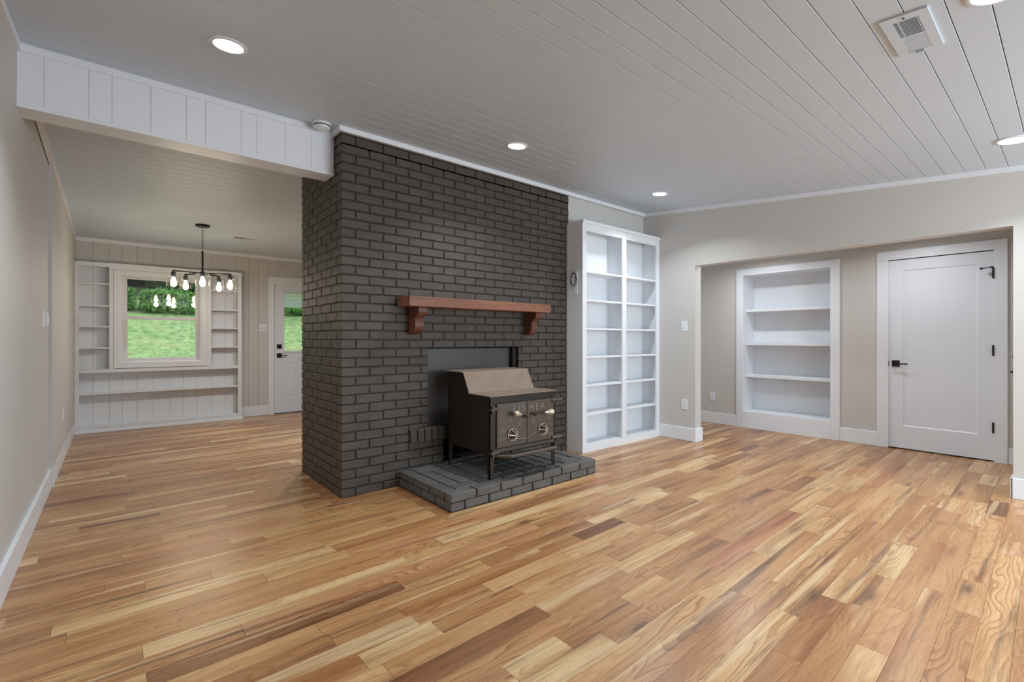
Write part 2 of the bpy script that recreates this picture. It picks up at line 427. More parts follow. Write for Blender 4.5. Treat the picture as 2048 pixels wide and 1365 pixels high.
# left wall: near part, then the boarded far part 15 mm proud
wl = wallbox('wall_left', XL-.12, XL, YF, 5.2, 0, 2.86)
wl2 = wallbox('wall_left', XL-.12, XLf-.006, 5.2, YB+.1, 0, 2.7)
y = 5.2; rr = random.Random(3)
while y < YB-.01:
    y1 = min(YB, y+rr.choice((.10, .14, .18, .2)))
    B('board', M['wall'], wl2, XLf-.008, XLf, y+.0012, y1-.0012, .0, cf((y+y1)/2)-.0, b=.0012); y = y1
# right wall with the wide cased opening
T = .126; OY0, OY1, OZ = .296, 2.787, 2.007
mb = MB()
mb.prism([(OY1, 0), (3.62, 0), (3.62, 2.80), (OY1, 2.80)], 0, XR, XR+T)
mb.prism([(YF, 0), (OY0, 0), (OY0, 2.80), (YF, 2.80)], 0, XR, XR+T)
mb.prism([(OY0, OZ), (OY1, OZ), (OY1, 2.80), (OY0, 2.80)], 0, XR, XR+T)
wr = structure(mb.build('wall_right', M['wall']))
# wall between living room and dining side, right of the chimney
wallbox('wall_middle', 3.699, XR+.1, 3.475, 3.62, 0, 2.86)
# far wall with openings for window and door
WX0, WX1, WZ0, WZ1 = .088, .936, .868, 2.03
DX0, DX1, DZ = 1.905, 2.745, 2.055
mb = MB(); f0, f1 = YB, YB+.14
for a in ((XL-.1, WX0, f0, f1, 0, 2.62), (WX0, WX1, f0, f1, 0, WZ0), (WX0, WX1, f0, f1, WZ1, 2.62), (WX1, DX0, f0, f1, 0, 2.62), (DX0, DX1, f0, f1, DZ, 2.62), (DX1, XE+.1, f0, f1, 0, 2.62)):
    mb.box(*a)
wb = structure(mb.build('wall_back', M['wall']))
gx = [XLf, -.209, -.047, .078, .233, .409, .591, .745, .901, 1.08, 1.256, 1.40, 1.56, 1.69, 1.825]
for a, b_ in zip(gx[:-1], gx[1:]):
    a += .0013; b_ -= .0013
    if b_ < WX0 or a > WX1 or True:
        lo_cab = b_ < 1.43
        if a < WX1 and b_ > WX0:
            for (z0, z1) in ((0.0, WZ0-.0), (WZ1, cf(YB))):
                pr = (max(a, XLf), b_)
                o = B('board', M['cab'] if (z0 == 0) else M['wall'], wb, pr[0], pr[1], YB-.007, YB, z0, z1, b=.0012)
        else:
            if lo_cab:
                B('board', M['cab'], wb, a, b_, YB-.007, YB, 0, 2.10, b=.0012); B('board', M['wall'], wb, a, b_, YB-.007, YB, 2.10, cf(YB), b=.0012)
            else: B('board', M['wall'], wb, a, b_, YB-.007, YB, 0, cf(YB), b=.0012)
wallbox('wall_right', XE, XE+.1, 3.62, YB, 0, 2.75)
# closet passage beyond the opening
NY0, NY1, NZ0, NZ1 = 1.843, 2.845, .215, 2.012
CY0, CY1, CZ = .497, 1.306, 2.03
mb = MB()
for a in ((XA, XA+.12, -.3, CY0, 0, 2.3), (XA, XA+.12, CY0, CY1, CZ, 2.3), (XA, XA+.12, CY1, NY0-.0205, 0, 2.3), (XA, XA+.12, NY0-.0205, NY1+.0205, 0, NZ0-.0205), (XA, XA+.12, NY0-.0205, NY1+.0205, NZ1+.0205, 2.3), (XA, XA+.12, NY1+.0205, 3.9, 0, 2.3)):
    mb.box(*a)
structure(mb.build('wall_closet', M['wall']))
wallbox('wall_passage', XR+T, XA, .17, .297, 0, 2.3)
wallbox('wall_passage', XR+T, XA, 3.8, 3.9, 0, 2.3)
# wall behind the camera with its two windows
mb = MB()
for a in ((XL-.1, 2.15, 0, 2.4), (2.15, 3.35, 0, .7), (2.15, 3.35, 2.0, 2.4), (3.35, 3.65, 0, 2.4), (3.65, 4.85, 0, .7), (3.65, 4.85, 2.0, 2.4), (4.85, XR+.1, 0, 2.4)):
    mb.box(a[0], a[1], YF-.12, YF, a[2], a[3])
structure(mb.build('wall_front', M['wall']))
for n_, x in ((3, 2.15), (4, 3.65)):
    w = structure(empty('window_%d' % n_, (x, YF, .7)))
    mb = MB().box(x-.08, x+1.28, YF, YF+.02, .62, .7).box(x-.08, x+1.28, YF, YF+.02, 2.0, 2.08).box(x-.08, x, YF, YF+.02, .7, 2.0).box(x+1.2, x+1.28, YF, YF+.02, .7, 2.0)
    mb.build('casing', M['trim'], w)
    B('pane', M['glass'], w, x, x+1.2, YF-.07, YF-.065, .7, 2.0)

# ---- header beam between the two rooms
BY0, BY1, BZ = 3.608, 3.788, 2.408
beam = structure(empty('trim_1', (0, BY0, BZ)))
B('core', M['trim'], beam, XL, XC-.002, BY0+.008, BY1, BZ, 2.80)
gb = [XL, -.292, -.11, -.01, .17, .347, .449, .653, .748, .929, 1.107, XC-.002]
for a, b_ in zip(gb[:-1], gb[1:]):
    B('board', M['trim'], beam, a+.0006, b_-.0006, BY0, BY0+.009, BZ+.0, 2.71, b=.0009)
B('corner_strip', M['trim'], beam, XL, XC-.001, BY0-.004, BY0+.02, BZ-.003, BZ+.018, b=.002)
# strips where the ceiling meets walls and beam
B('corner_strip', M['trim'], beam, XL, XC-.002, BY0-.012, BY0, cz(BY0)-.042, cz(BY0)+.001, b=.003)
def ctrim(name, pts, axis, a0, a1): return structure(MB().prism(pts, axis, a0, a1).build(name, M['trim']))
ctrim('trim_2', [(YC-.022, cz(YC)-.038), (YC+.0, cz(YC)-.038), (YC+.0, cz(YC)+.004), (YC-.022, cz(YC)+.002)], 0, XC+.0005, XR)
ctrim('trim_3', [(XC-.022, 2.698), (XC, 2.698), (XC, 2.75), (XC-.022, 2.75)], 1, YC-.022, BY0) if False else structure(MB().box(XC-.02, XC, YC-.022, BY0, 2.698, cz(BY0)).build('trim_3', M['trim']))
def slopetrim(name, x0, x1, ya, yb, fz, h):
    V = []
    for yy in (ya, yb):
        V += [(x0, yy, fz(yy)-h), (x1, yy, fz(yy)-h), (x1, yy, fz(yy)+.004), (x0, yy, fz(yy)+.004)]
    return structure(MB().add(V, [(0, 1, 2, 3), (7, 6, 5, 4), (0, 4, 5, 1), (1, 5, 6, 2), (2, 6, 7, 3), (3, 7, 4, 0)]).build(name, M['trim']))
slopetrim('trim_4', XR-.018, XR, YF, YC-.02, cz, .038)
slopetrim('trim_5', XL, XL+.018, YF, BY0, cz, .045)
slopetrim('trim_6', XLf-.016, XLf+.015, BY1, YB, cf, .035)
ctrim('trim_7', [(YB-.02, cf(YB)-.03), (YB-.007, cf(YB)-.045), (YB, cf(YB)-.045), (YB, cf(YB)+.004), (YB-.02, cf(YB)+.004)], 0, XLf, XE)

# ---- baseboards
def base(name, *a): return structure(B(name, M['trim'], None, *a, b=.003))
base('baseboard_left', XL, -.3755, YF, 5.195, 0, .150)
base('baseboard_left', XLf, XLf+.004, 5.2, 7.9, 0, .150)
base('baseboard_back', 1.452, 1.825, YB-.018, YB-.006, 0, .150)
base('baseboard_right', XR-.016, XR, OY1-.004, 3.243, 0, .152)
base('baseboard_right', XR-.016, XR+T+.016, OY1-.016, OY1-.0, 0, .152)
base('baseboard_right', XR-.016, XR, YF, OY0+.012, 0, .152)
base('baseboard_right', XR-.016, XR+T+.016, OY0, OY0+.014, 0, .152)
base('baseboard_closet', XA-.016, XA, 2.934, 3.8, 0, .150)
base('baseboard_closet', XA-.016, XA, 1.403, 1.749, 0, .154)
base('baseboard_closet', XA-.016, XA, .297, .405, 0, .15)

# ------------------------------------------------------------------ brick chimney
def bvar(mat, n, dims):
    out = []
    for i in range(n):
        mb = MB().box(-.5*dims[0], .5*dims[0], -.5*dims[1], .5*dims[1], -.5*dims[2], .5*dims[2], b=.0042)
        mb.v = [(x+R_.uniform(-.0011, .0011), y+R_.uniform(-.0011, .0011), z+R_.uniform(-.0009, .0009)) for x, y, z in mb.v]
        out.append((mb.mesh('brick', mat, recalc=False), dims))
    return out
JX, JZ = .0105, .0095
PITZ = .0690; Z0 = .0617
OP = [(1.9976, 2.9929, .437, 1.0967), (2.148, 2.842, .12, .437)]
specs = []
for k in range(0, 40):
    z0 = max(0, Z0+PITZ*(k-1))+JZ*(1 if k else 0)*.5; z1 = Z0+PITZ*k-JZ*.5
    if z0 > 2.70: break
    z1 = min(z1, 2.718)
    if z1-z0 < .012: continue
    A = k % 2 == 0
    # front
    edges = [0, .107 if A else .215]
    while edges[-1] < 2.6: edges.append(edges[-1]+.22)
    for i, (a, b_) in enumerate(zip(edges[:-1], edges[1:])):
        x0 = XC+a+(JX*.5 if i else 0); x1 = min(XC+b_-JX*.5, XCR)
        if x1-x0 < .015: continue
        segs = [(x0, x1)]
        for (ox0, ox1, oz0, oz1) in OP:
            if z0 >= oz0-.03 and z1 <= oz1+.03:
                ns = []
                for p, q in segs:
                    if q <= ox0 or p >= ox1: ns.append((p, q)); continue
                    if ox0-p > .02: ns.append((p, ox0))
                    if q-ox1 > .02: ns.append((ox1, q))
                segs = ns
        for (p, q) in segs:
            if i == 0: dep = .215-JX*.5 if A else .1002-JX*.5
            else: dep = .055
            pr = R_.uniform(-.0012, .0016) if i else 0
            specs.append((p, q, YC-pr, YC+dep, z0, z1, 0))
    # left side (corner brick already placed)
    e = [.215 if A else .1002]
    while e[-1] < .957: e.append(e[-1]+.2225)
    for i, (a, b_) in enumerate(zip(e[:-1], e[1:])):
        y0 = YC+a+JX*.5; y1 = min(YC+b_-JX*.5, YCB+R_.uniform(-.002, .002))
        if y1-y0 < .02: continue
        pr = R_.uniform(-.0012, .0016)
        if z0 > BZ-.02 and y0 < BY1+.2 and y1 > BY0+.0 and y0 > BY0-.02 and y1 < BY1: continue
        specs.append((XC-pr, XC+.055, y0, y1, z0, z1, 1))
def place(specs, root, mat, nmax, name='brick', vs=None):
    org = ORG[root.name]
    def sc_(s):
        c = ((s[0]+s[1])/2, (s[2]+s[3])/2, (s[4]+s[5])/2-H); d = math.sqrt(c[0]**2+c[1]**2+c[2]**2)
        return ((s[1]-s[0])*(s[5]-s[4])*c[1] + (s[3]-s[2])*(s[5]-s[4])*c[0]*(1 if s[6] else .3) + (s[1]-s[0])*(s[3]-s[2])*.3*(s[6] == 2))/d**3
    specs = sorted(specs, key=sc_, reverse=True)
    variants = {}
    mb = MB()
    for i, s in enumerate(specs):
        d = (s[1]-s[0], s[3]-s[2], s[5]-s[4]); c = Vector(((s[0]+s[1])/2, (s[2]+s[3])/2, (s[4]+s[5])/2))
        if i < nmax:
            key = tuple(round(x/.012) for x in d)
            if key not in variants: variants[key] = bvar(mat, 3, d)
            me, dd = R_.choice(variants[key])
            o = link(bpy.data.objects.new(name, me)); o.parent = root; o.location = c-org
            o.scale = (d[0]/dd[0], d[1]/dd[1], d[2]/dd[2])
        else:
            mb.box(s[0], s[1], s[2], s[3], s[4], s[5], b=.004)
    if mb.v:
        o = mb.build('upper_brickwork', mat, root, recalc=False); o['kind'] = 'stuff'
    return len(specs)
ch = empty('brick_chimney', (2.4, YC, 0), 'tall charcoal-painted brick chimney breast with a recessed firebox, between the two rooms', 'fireplace')
rec = .0075
mb = MB()
for a in ((XC+rec, 1.9976-.003, YC+rec, YCB-rec, 0, 1.0967), (2.9929+.003, XCR, YC+rec, YCB-rec, 0, 1.0967), (XC+rec, XCR, YC+rec, YCB-rec, 1.0967, 2.62),
          (XC+rec, XCR, YC+rec, 3.69, 2.60, 2.725), (1.99, 2.148, YC+rec, 3.62, 0, .36), (2.842, 3.0, YC+rec, 3.62, 0, .437), (1.99, 3.0, 4.25, 4.4, 0, 1.1)):
    mb.box(*a)
mb.build('mortar_core', M['mortar'], ch, recalc=False)
NB = place(specs, ch, M['brick'], 292)
B('firebox_panel', M['panel'], ch, 1.9985, 2.955, 3.545, 3.549, .437, 1.088)
MB().box(2.945, 2.9905, 3.500, 3.504, .437, 1.09).box(2.945, 2.949, 3.500, 3.549, .437, 1.09).build('panel_flange', M['black'], ch)
for i in range(5):
    x0 = 1.8205+i*.0656; d = R_.uniform(-.002, .002)
    B('ledge_brick', M['brick'], ch, x0+.004, x0+.0615, YC-.032+d, 3.545, .333, .4355, b=.004)
B('firebox_floor', M['mortar'], ch, 1.99, 3.0, 3.46, 4.25, .0, .118)

# ---- hearth
he = empty('brick_hearth', (2.48, 3.1, 0), 'low slate-grey painted brick hearth platform under the stove', 'hearth')
MB().box(HX0+.008, HX1-.008, HY0+.008, YC-.002, 0, .1135).build('mortar_bed', M['mortar'], he)
hs = []
zt0, zt1 = .0655, .1213; g = .0068
fx = [HX0, 1.9458, 2.1647, 2.3763, 2.5908, 2.7992, 3.019, HX1]
for a, b_ in zip(fx[:-1], fx[1:]): hs.append((a+(g if a > HX0 else 0), b_-(g if b_ < HX1 else 0), HY0-R_.uniform(-.001, .003), 2.79-g, zt0, zt1, 2))
lx = [HX0, 1.846, 2.0559, 2.2653, 2.4781, 2.6894, 2.9051, 3.1157, HX1]
for a, b_ in zip(lx[:-1], lx[1:]): hs.append((a+(g if a > HX0 else 0), b_-(g if b_ < HX1 else 0), HY0+R_.uniform(-.001, .002), 2.79, .004, .0598, 2))
for (x0, x1) in ((HX0, 1.832), (3.128, HX1)):
    yy = [2.79, 3.000, 3.2296, YC-.003]
    for a, b_ in zip(yy[:-1], yy[1:]): hs.append((x0 if x0 == HX0 else x0+g, x1-(g if x1 < HX1 else 0), a+g, b_-g, zt0, zt1, 2))
    y2 = [2.79, 2.9164, 3.1239, 3.3521, YC-.003]
    xx0 = x0 if x0 == HX0 else x0+.02
    for a, b_ in zip(y2[:-1], y2[1:]): hs.append((xx0, x1, a+g, b_-g, .004, .0598, 2))
b2 = [1.832, 2.05, 2.265, 2.48, 2.70, 2.915, 3.128]
for a, b_ in zip(b2[:-1], b2[1:]): hs.append((a+g, b_-g, 2.79+g, 2.905-g, zt0, zt1-.0012, 2))
x = 1.832; i = 0
while x < 3.12:
    x1 = min(x+.1065, 3.128); d = R_.uniform(-.0015, .001)
    hs.append((x+g, x1-g, 2.905+g, 3.118-g, zt0, zt1+d, 2)); hs.append((x+g, x1-g, 3.118+g, 3.335-g, zt0, zt1+R_.uniform(-.0015, .001), 2)); x = x1
b3 = [1.832, 2.058, 2.27, 2.49, 2.70, 2.915, 3.128]
for a, b_ in zip(b3[:-1], b3[1:]): hs.append((a+g, b_-g, 3.335+g, YC-.004, zt0, zt1, 2))
place(hs, he, M['hearth'], 400)

# ---- mantel
MX0, MX1, MY0 = 1.7225, 3.23, 3.2631
mn = empty('mantel_shelf', (2.48, 3.36, 1.2), 'long red-brown stained wooden mantel shelf on two scrolled corbels, fixed to the dark brick', 'mantel shelf')
def wood(mb, name, parent, tn, seed, smooth=False):
    o = mb.build(name, M['mantel'], parent, smooth=smooth); attrs(o.data, tn, seed); return o
wood(MB().box(MX0, MX1, MY0, YC-.003, 1.4255, 1.5035, b=.003), 'shelf_board', mn, .85, 2.2)
def corbel(x0, x1, zt, sd):
    prof = [(YC-.003, zt), (3.295, zt), (3.288, zt-.012), (3.290, zt-.04), (3.305, zt-.062), (3.335, zt-.078), (3.352, zt-.096), (3.345, zt-.122),
            (3.346, zt-.150), (3.356, zt-.176), (3.378, zt-.200), (3.41, zt-.213), (3.445, zt-.216), (YC-.003, zt-.216)]
    o = wood(MB().prism(prof, 0, x0, x1), 'corbel', mn, .35, sd)
    for (px, py, pz) in ((x0+.02, 3.3445, zt-.135),):
        MB().lathe([(.0045, 0), (.0045, .003)], ((x0+x1)/2, 3.3435, zt-.137), (0, -1, 0), 10).build('screw', M['black'], o)
corbel(1.816, 1.892, 1.4255, 1.1); corbel(3.058, 3.134, 1.4255, 4.7)

# ------------------------------------------------------------------ wood stove
SX0, SX1, SY0, SY1 = 2.140, 2.822, 2.812, 3.345; SZ = .302; HT = .1213
st = empty('wood_stove', (2.48, 3.08, HT), 'black steel double-door wood stove with a stepped top, standing on the grey brick hearth', 'wood stove')
body = [(SY0, SZ), (SY0, .738), (3.085, .738), (3.168, .900), (SY1+.045, .900), (SY1+.02, SZ)]
MB().prism(body, 0, SX0+.004, SX1-.004).build('body', M['iron'], st)
def plate(pts, x0, x1, t):
    (ya, za), (yb, zb) = pts; n = Vector((0, -(zb-za), yb-ya)).normalized()*t
    return MB().prism([(ya, za), (yb, zb), (yb+n.y, zb+n.z), (ya+n.y, za+n.z)], 0, x0, x1)
plate([(2.797, .738), (3.083, .738)], SX0-.006, SX1+.012, .008).build('lower_top_plate', M['irontop'], st)
plate([(3.076, .741), (3.160, .905)], SX0-.002, SX1+.006, .008).build('slanted_plate', M['irontop'], st)
plate([(3.157, .902), (3.415, .902)], SX0-.012, SX1+.012, .008).build('upper_top_plate', M['irontop'], st)
# corner angle posts running down into tapered legs
def leg(x, y, sx, sy, ztop):
    mb = MB(); w0, w1, t = .044, .020, .006
    for ax in (0, 1):
        z_ = [(ztop, w0), (SZ-.01, w0), (.20, w0*.86), (HT, w1)]
        V = []
        for (z, w) in z_:
            if ax == 0: V += [(x, y, z), (x+sx*w, y, z), (x+sx*w, y+sy*t, z), (x, y+sy*t, z)]
            else: V += [(x, y, z), (x, y+sy*w, z), (x+sx*t, y+sy*w, z), (x+sx*t, y, z)]
        fs = [(0, 1, 2, 3), (12, 13, 14, 15)]
        for j in range(3): fs += [(j*4+i, j*4+(i+1) % 4, j*4+4+(i+1) % 4, j*4+4+i) for i in range(4)]
        mb.add(V, fs)
    mb.build('leg', M['iron'], st)
leg(SX0, SY0-.006, 1, 1, .738); leg(SX1, SY0-.006, -1, 1, .738); leg(SX0-.002, SY1+.03, 1, -1, .898); leg(SX1+.002, SY1+.03, -1, -1, .898)
# doors
DZ0, DZ1 = .345, .681; DSX = 2.507
FY = SY0-.014
def tree(parent, cx, cz_, h):
    mb = MB(); y = FY-.0015
    for j in range(4):
        w = h*(.12+.085*j); z = cz_+h*(.46-.17*j)
        mb.tube([(cx-w, y, z-h*.10), (cx-w*.4, y, z-h*.03), (cx, y, z+h*.05), (cx+w*.4, y, z-h*.03), (cx+w, y, z-h*.10)], .0017, 5)
    mb.tube([(cx, y, cz_+h*.3), (cx, y, cz_-h*.62)], .0016, 5)
    mb.build('tree_relief', M['castlight'], parent)
def letter(ch_, x, z, size, parent):
    cu = bpy.data.curves.new('letter', 'FONT'); cu.body = ch_; cu.size = size; cu.extrude = .0022; cu.align_x = 'CENTER'; cu.bevel_depth = .0006
    to = bpy.data.objects.new('letter', cu); link(to)
    dg = bpy.context.evaluated_depsgraph_get(); me = bpy.data.meshes.new_from_object(to.evaluated_get(dg)); bpy.data.objects.remove(to)
    me.transform(Matrix.Translation(Vector((x, FY-.001, z))-ORG[parent.name]) @ Matrix.Rotation(math.pi/2, 4, 'X'))
    me.materials.clear(); me.materials.append(M['castlight']); o = link(bpy.data.objects.new('letter', me)); o.parent = parent
for side, (x0, x1) in enumerate(((2.2045, DSX-.0012), (DSX+.0012, 2.803))):
    d = B('door', M['cast'], st, x0, x1, FY, SY0-.002, DZ0, DZ1, b=.004)
    d['label'] = 'grey-brown cast iron stove door with raised lettering and pine trees'
    ctr = (2.352, .433) if side == 0 else (2.672, .437)
    # draught cap: dark domed disc with a pale five-spoked knob cage
    cap = MB().lathe([(.050, 0), (.050, .004), (.044, .006), (.034, .008), (.018, .010), (.004, .0105)], (ctr[0], FY, ctr[1]), (0, -1, 0), 28).build('draught_cap', M['iron'], st, smooth=True)
    mb = MB(); hub = Vector((ctr[0]+.006, FY-.046, ctr[1]-.002))
    ring = [hub+Vector((.0105*math.cos(a), 0, .0105*math.sin(a))) for a in [2*math.pi*i/16 for i in range(16)]]
    mb.tube(ring, .0034, 6, True)
    for i in range(5):
        a = math.radians(90+72*i+12)
        dirv = Vector((math.cos(a), 0, math.sin(a)))
        mb.tube([hub+dirv*.0105, hub+dirv*.024+Vector((0, .010, 0)), Vector((ctr[0], FY-.014, ctr[1]))+dirv*.038, Vector((ctr[0], FY-.006, ctr[1]))+dirv*.0465], .0034, 6)
    rim = [Vector((ctr[0]+.047*math.cos(a), FY-.009, ctr[1]+.047*math.sin(a))) for a in [2*math.pi*i/28 for i in range(28)]]
    mb.tube(rim, .0026, 5, True)
    s_ = mb.build('spoked_cage', M['nickel'], st, smooth=True); s_['label'] = 'pale metal five-spoke cage over the draught cap'
    for (cx, z, h) in (((2.262, .47, .075), (2.345, .548, .06), (2.435, .505, .075)) if side == 0 else ((2.575, .505, .085), (2.640, .548, .06), (2.738, .52, .08))): tree(d, cx, z, h)
    for c_, x in (((u'F', 2.372), (u'I', 2.420), (u'S', 2.468)) if side == 0 else ((u'H', 2.552), (u'E', 2.612), (u'R', 2.674))):
        letter(c_, x, .604, .070, d)
    path = [(2.222, .385), (2.25, .405), (2.30, .418), (2.36, .405), (2.42, .392), (2.503, .388)] if side == 0 else [(2.510, .388), (2.55, .402), (2.59, .425), (2.63, .430), (2.70, .405), (2.76, .392), (2.798, .385)]
    MB().tube([(x, FY-.001, z) for x, z in path], .0036, 6).build('ridge_relief', M['castlight'], d, smooth=True)
# coil handles
def coilknob(p0, dirv, bar_len, name):
    d = Vector(dirv).normalized(); mb = MB(); p0 = Vector(p0)
    mb.cyl(p0, p0+d*bar_len, .0065, 10)
    mb.lathe([(.014, 0), (.016, .008), (.010, .018)], p0-Vector((0, .004, 0)), (0, -1, 0), 14)
    h = mb.build('door_handle', M['iron'], st, smooth=True)
    k0 = p0+d*(bar_len-.003)
    prof = [(.0085, 0), (.0105, .006), (.011, .020), (.0125, .024), (.0125, .028), (.015, .032), (.0145, .037), (.0175, .041), (.017, .046), (.020, .051), (.0195, .056), (.0215, .061), (.021, .067), (.0215, .072), (.018, .080), (.010, .086), (.002, .088)]
    k = MB().lathe(prof, k0, d, 18).build('coil_grip', M['nickel'], h, smooth=True); k['label'] = 'pale nickel-plated spiral grip'
coilknob((2.562, FY-.022, .577), (1, -.20, .02), .105, 'r')
coilknob((2.478, FY-.020, .568), (-.156, -.05, .042), .078, 'l')
# hinges
def hinge(x, z, dirx, long_):
    mb = MB()
    mb.tube([(x-dirx*.045, FY-.004, z), (x, FY-.012, z+.002), (x+dirx*.03, FY-.016, z+.001), (x+dirx*long_, FY+.004, z)], [.012, .014, .013, .011], 8)
    mb.cyl((x+dirx*.012, FY-.012, z-.03), (x+dirx*.012, FY-.012, z+.026), .0095, 12)
    mb.build('hinge', M['cast'], st, smooth=True)
hinge(2.172, .642, -1, .028); hinge(2.172, .318, -1, .028); hinge(2.825, .664, 1, .075); hinge(2.825, .355, 1, .075)
# ash shelf
mb = MB(); zt = .306; P = [(2.175, SY0-.004), (2.262, 2.700), (2.735, 2.700), (2.825, SY0-.004)]
bot = [(x, y, zt-.022) for x, y in P]; mb.add(bot+[(x, y, zt-.018) for x, y in P], [(0, 1, 2, 3), (7, 6, 5, 4), (0, 4, 5, 1), (1, 5, 6, 2), (2, 6, 7, 3), (3, 7, 4, 0)])
mb.tube([(2.178, SY0-.006, zt-.010), (2.262, 2.703, zt-.010), (2.735, 2.703, zt-.010), (2.822, SY0-.006, zt-.010)], .0105, 8)
mb.build('ash_shelf', M['cast'], st)
B('lower_sill', M['cast'], st, 2.178, 2.812, SY0-.010, SY0, .312, .340, b=.002)

# ------------------------------------------------------------------ tall bookcase right of the chimney
def shelfset(name, root, xs, tops, y0, y1, th, mat):
    for (a, b_) in xs:
        for z in tops: B(name, M[mat], root, a, b_, y0, y1, z-th, z, b=.0015)
bk = empty('bookcase', (4.36, 3.36, 0), 'tall white built-in bookcase with two columns of open shelves, right of the chimney', 'bookcase')
BX0, BX1, BF, BBk = 3.667, 5.060, 3.243, 3.474
B('side_panel', M['cab'], bk, BX0, BX0+.019, BF+.019, BBk, 0, 2.375); B('side_panel', M['cab'], bk, BX1-.019, BX1, BF+.019, BBk, 0, 2.375)
B('divider', M['cab'], bk, 4.354, 4.373, BF+.019, BBk, 0, 2.375)
B('back_panel', M['cab'], bk, BX0+.019, BX1-.019, BBk-.008, BBk, 0, 2.375)
B('top_panel', M['cab'], bk, BX0+.0195, BX1-.0195, BF+.0195, BBk-.0085, 2.350, 2.3745)
B('bottom_panel', M['cab'], bk, BX0+.019, BX1-.019, BF+.019, BBk-.008, .045, .073)
for (a, b_) in ((BX0, 3.730), (4.325, 4.402), (4.992, BX1)): B('stile', M['cab'], bk, a, b_, BF, BF+.019, 0, 2.365, b=.0015)
for (a, b_) in ((3.730, 4.325), (4.402, 4.992)):
    B('top_rail', M['cab'], bk, a, b_, BF, BF+.019, 2.292, 2.365); B('bottom_rail', M['cab'], bk, a, b_, BF, BF+.019, 0, .075)
B('crown', M['cab'], bk, BX0-.001, BX1, BF-.012, BF+.03, 2.3655, 2.400, b=.003)
B('cap_board', M['cab'], bk, BX0-.001, BX1, BF+.031, BBk, 2.3755, 2.398, b=.002)
shelfset('shelf', bk, ((BX0+.019, 4.354), (4.373, BX1-.019)), (.3955, .6960, .9930, 1.2870, 1.5850, 1.8820), BF+.012, BBk-.008, .020, 'cab')

# ------------------------------------------------------------------ recessed bookcase in the closet wall
nc = empty('recessed_bookcase', (XA, 2.34, 0), 'white recessed bookcase with three shelves set in the passage wall, left of the interior door', 'bookcase')
D = .33
mb = MB().box(XA+.0005, XA+D, NY0-.02, NY0-.0006, NZ0-.02, NZ1+.02).box(XA+.0005, XA+D, NY1+.0006, NY1+.02, NZ0-.02, NZ1+.02)
mb.box(XA+.0005, XA+D, NY0, NY1, NZ0-.02, NZ0-.0006).box(XA+.0005, XA+D, NY0, NY1, NZ1+.0006, NZ1+.02)
mb.build('case', M['cab'], nc); B('back_panel', M['cab'], nc, XA+D, XA+D+.01, NY0-.02, NY1+.02, NZ0-.02, NZ1+.02)
for (a, b_, c_, d_) in ((1.749, NY0, 0, 2.097), (NY1, 2.934, 0, 2.097)): B('stile', M['trim'], nc, XA-.020, XA, a, b_, c_, d_, b=.002)
B('top_rail', M['trim'], nc, XA-.020, XA, NY0, NY1, NZ1, 2.097, b=.001); B('bottom_rail', M['trim'], nc, XA-.020, XA, NY0, NY1, 0, NZ0, b=.001)
for z in (1.5665, 1.122, .696): B('shelf', M['cab'], nc, XA+.075, XA+D, NY0, NY1, z-.034, z, b=.002)

# ------------------------------------------------------------------ interior door in the closet wall
dr = structure(empty('door_2', (XA, .9, 0)))
MB().box(XA-.020, XA, .409, CY0+.004, 0, 2.022, b=.002).box(XA-.020, XA, CY1-.004, 1.4034, 0, 2.022, b=.002).box(XA-.022, XA, .409, 1.4034, 2.022, 2.117, b=.002).build('casing', M['trim'], dr)
leaf = empty('leaf', (XA, .9, 0)); bpy.data.objects.remove(leaf)
mb = MB(); q = (XA-.002, XA+.034)
mb.box(*q, CY0+.004, .612, .013, 2.014, b=.001).box(*q, 1.181, CY1-.004, .013, 2.014, b=.001).box(*q, .612, 1.181, 1.903, 2.014).box(*q, .612, 1.181, .0135, .248)
lf = mb.build('leaf', M['door'], dr, recalc=False)
B('recessed_panel', M['door'], dr, XA+.006, XA+.03, .610, 1.183, .246, 1.905)
MB().add([(XA-.001, .612, .248), (XA-.001, 1.181, .248), (XA-.001, 1.181, 1.903), (XA-.001, .612, 1.903), (XA+.006, .622, .258), (XA+.006, 1.171, .258), (XA+.006, 1.171, 1.893), (XA+.006, .622, 1.893)],
         [(0, 1, 5, 4), (1, 2, 6, 5), (2, 3, 7, 6), (3, 0, 4, 7)]).build('panel_bevel', M['door'], dr)
B('gap_shade_sheet', M['slot'], dr, XA+.036, XA+.05, CY0-.0, CY1, 0, CZ)  # dark sheet behind the leaf, its colour stands in for shade in the gaps
def lever_y(parent, x, y, z, s, dirx):     # rose on a wall facing -x
    r = MB().box(x-.010, x, y-.033, y+.033, z-.033, z+.033, b=.002).box(x-.045, x-.010, y-.008, y+.008, z-.008, z+.008).box(x-.052, x-.040, min(y, y-s*.105), max(y, y-s*.105)+.008*0, z-.009, z+.005, b=.002).build('lever_handle', M['black'], parent)
lever_y(dr, XA-.002, 1.2395, .911, 1, 0)
B('strike_plate', M['black'], dr, XA-.006, XA-.001, 1.297, 1.304, .885, .937)
for z in (1.80, 1.0635, .3286):
    MB().box(XA-.024, XA-.0025, .5015, .5035, z-.047, z+.047).cyl((XA-.026, .5045, z-.05), (XA-.026, .5045, z+.05), .0075, 10).build('hinge', M['black'], dr)
MB().tube([(XA-.012, .500, 1.853), (XA-.03, .515, 1.858), (XA-.050, .548, 1.850), (XA-.068, .575, 1.846)], .0045, 8).cyl((XA-.070, .577, 1.846), (XA-.078, .585, 1.845), .011, 12).cyl((XA-.022, .51, 1.855), (XA-.03, .515, 1.856), .010, 12).build('hinge_stop', M['black'], dr)
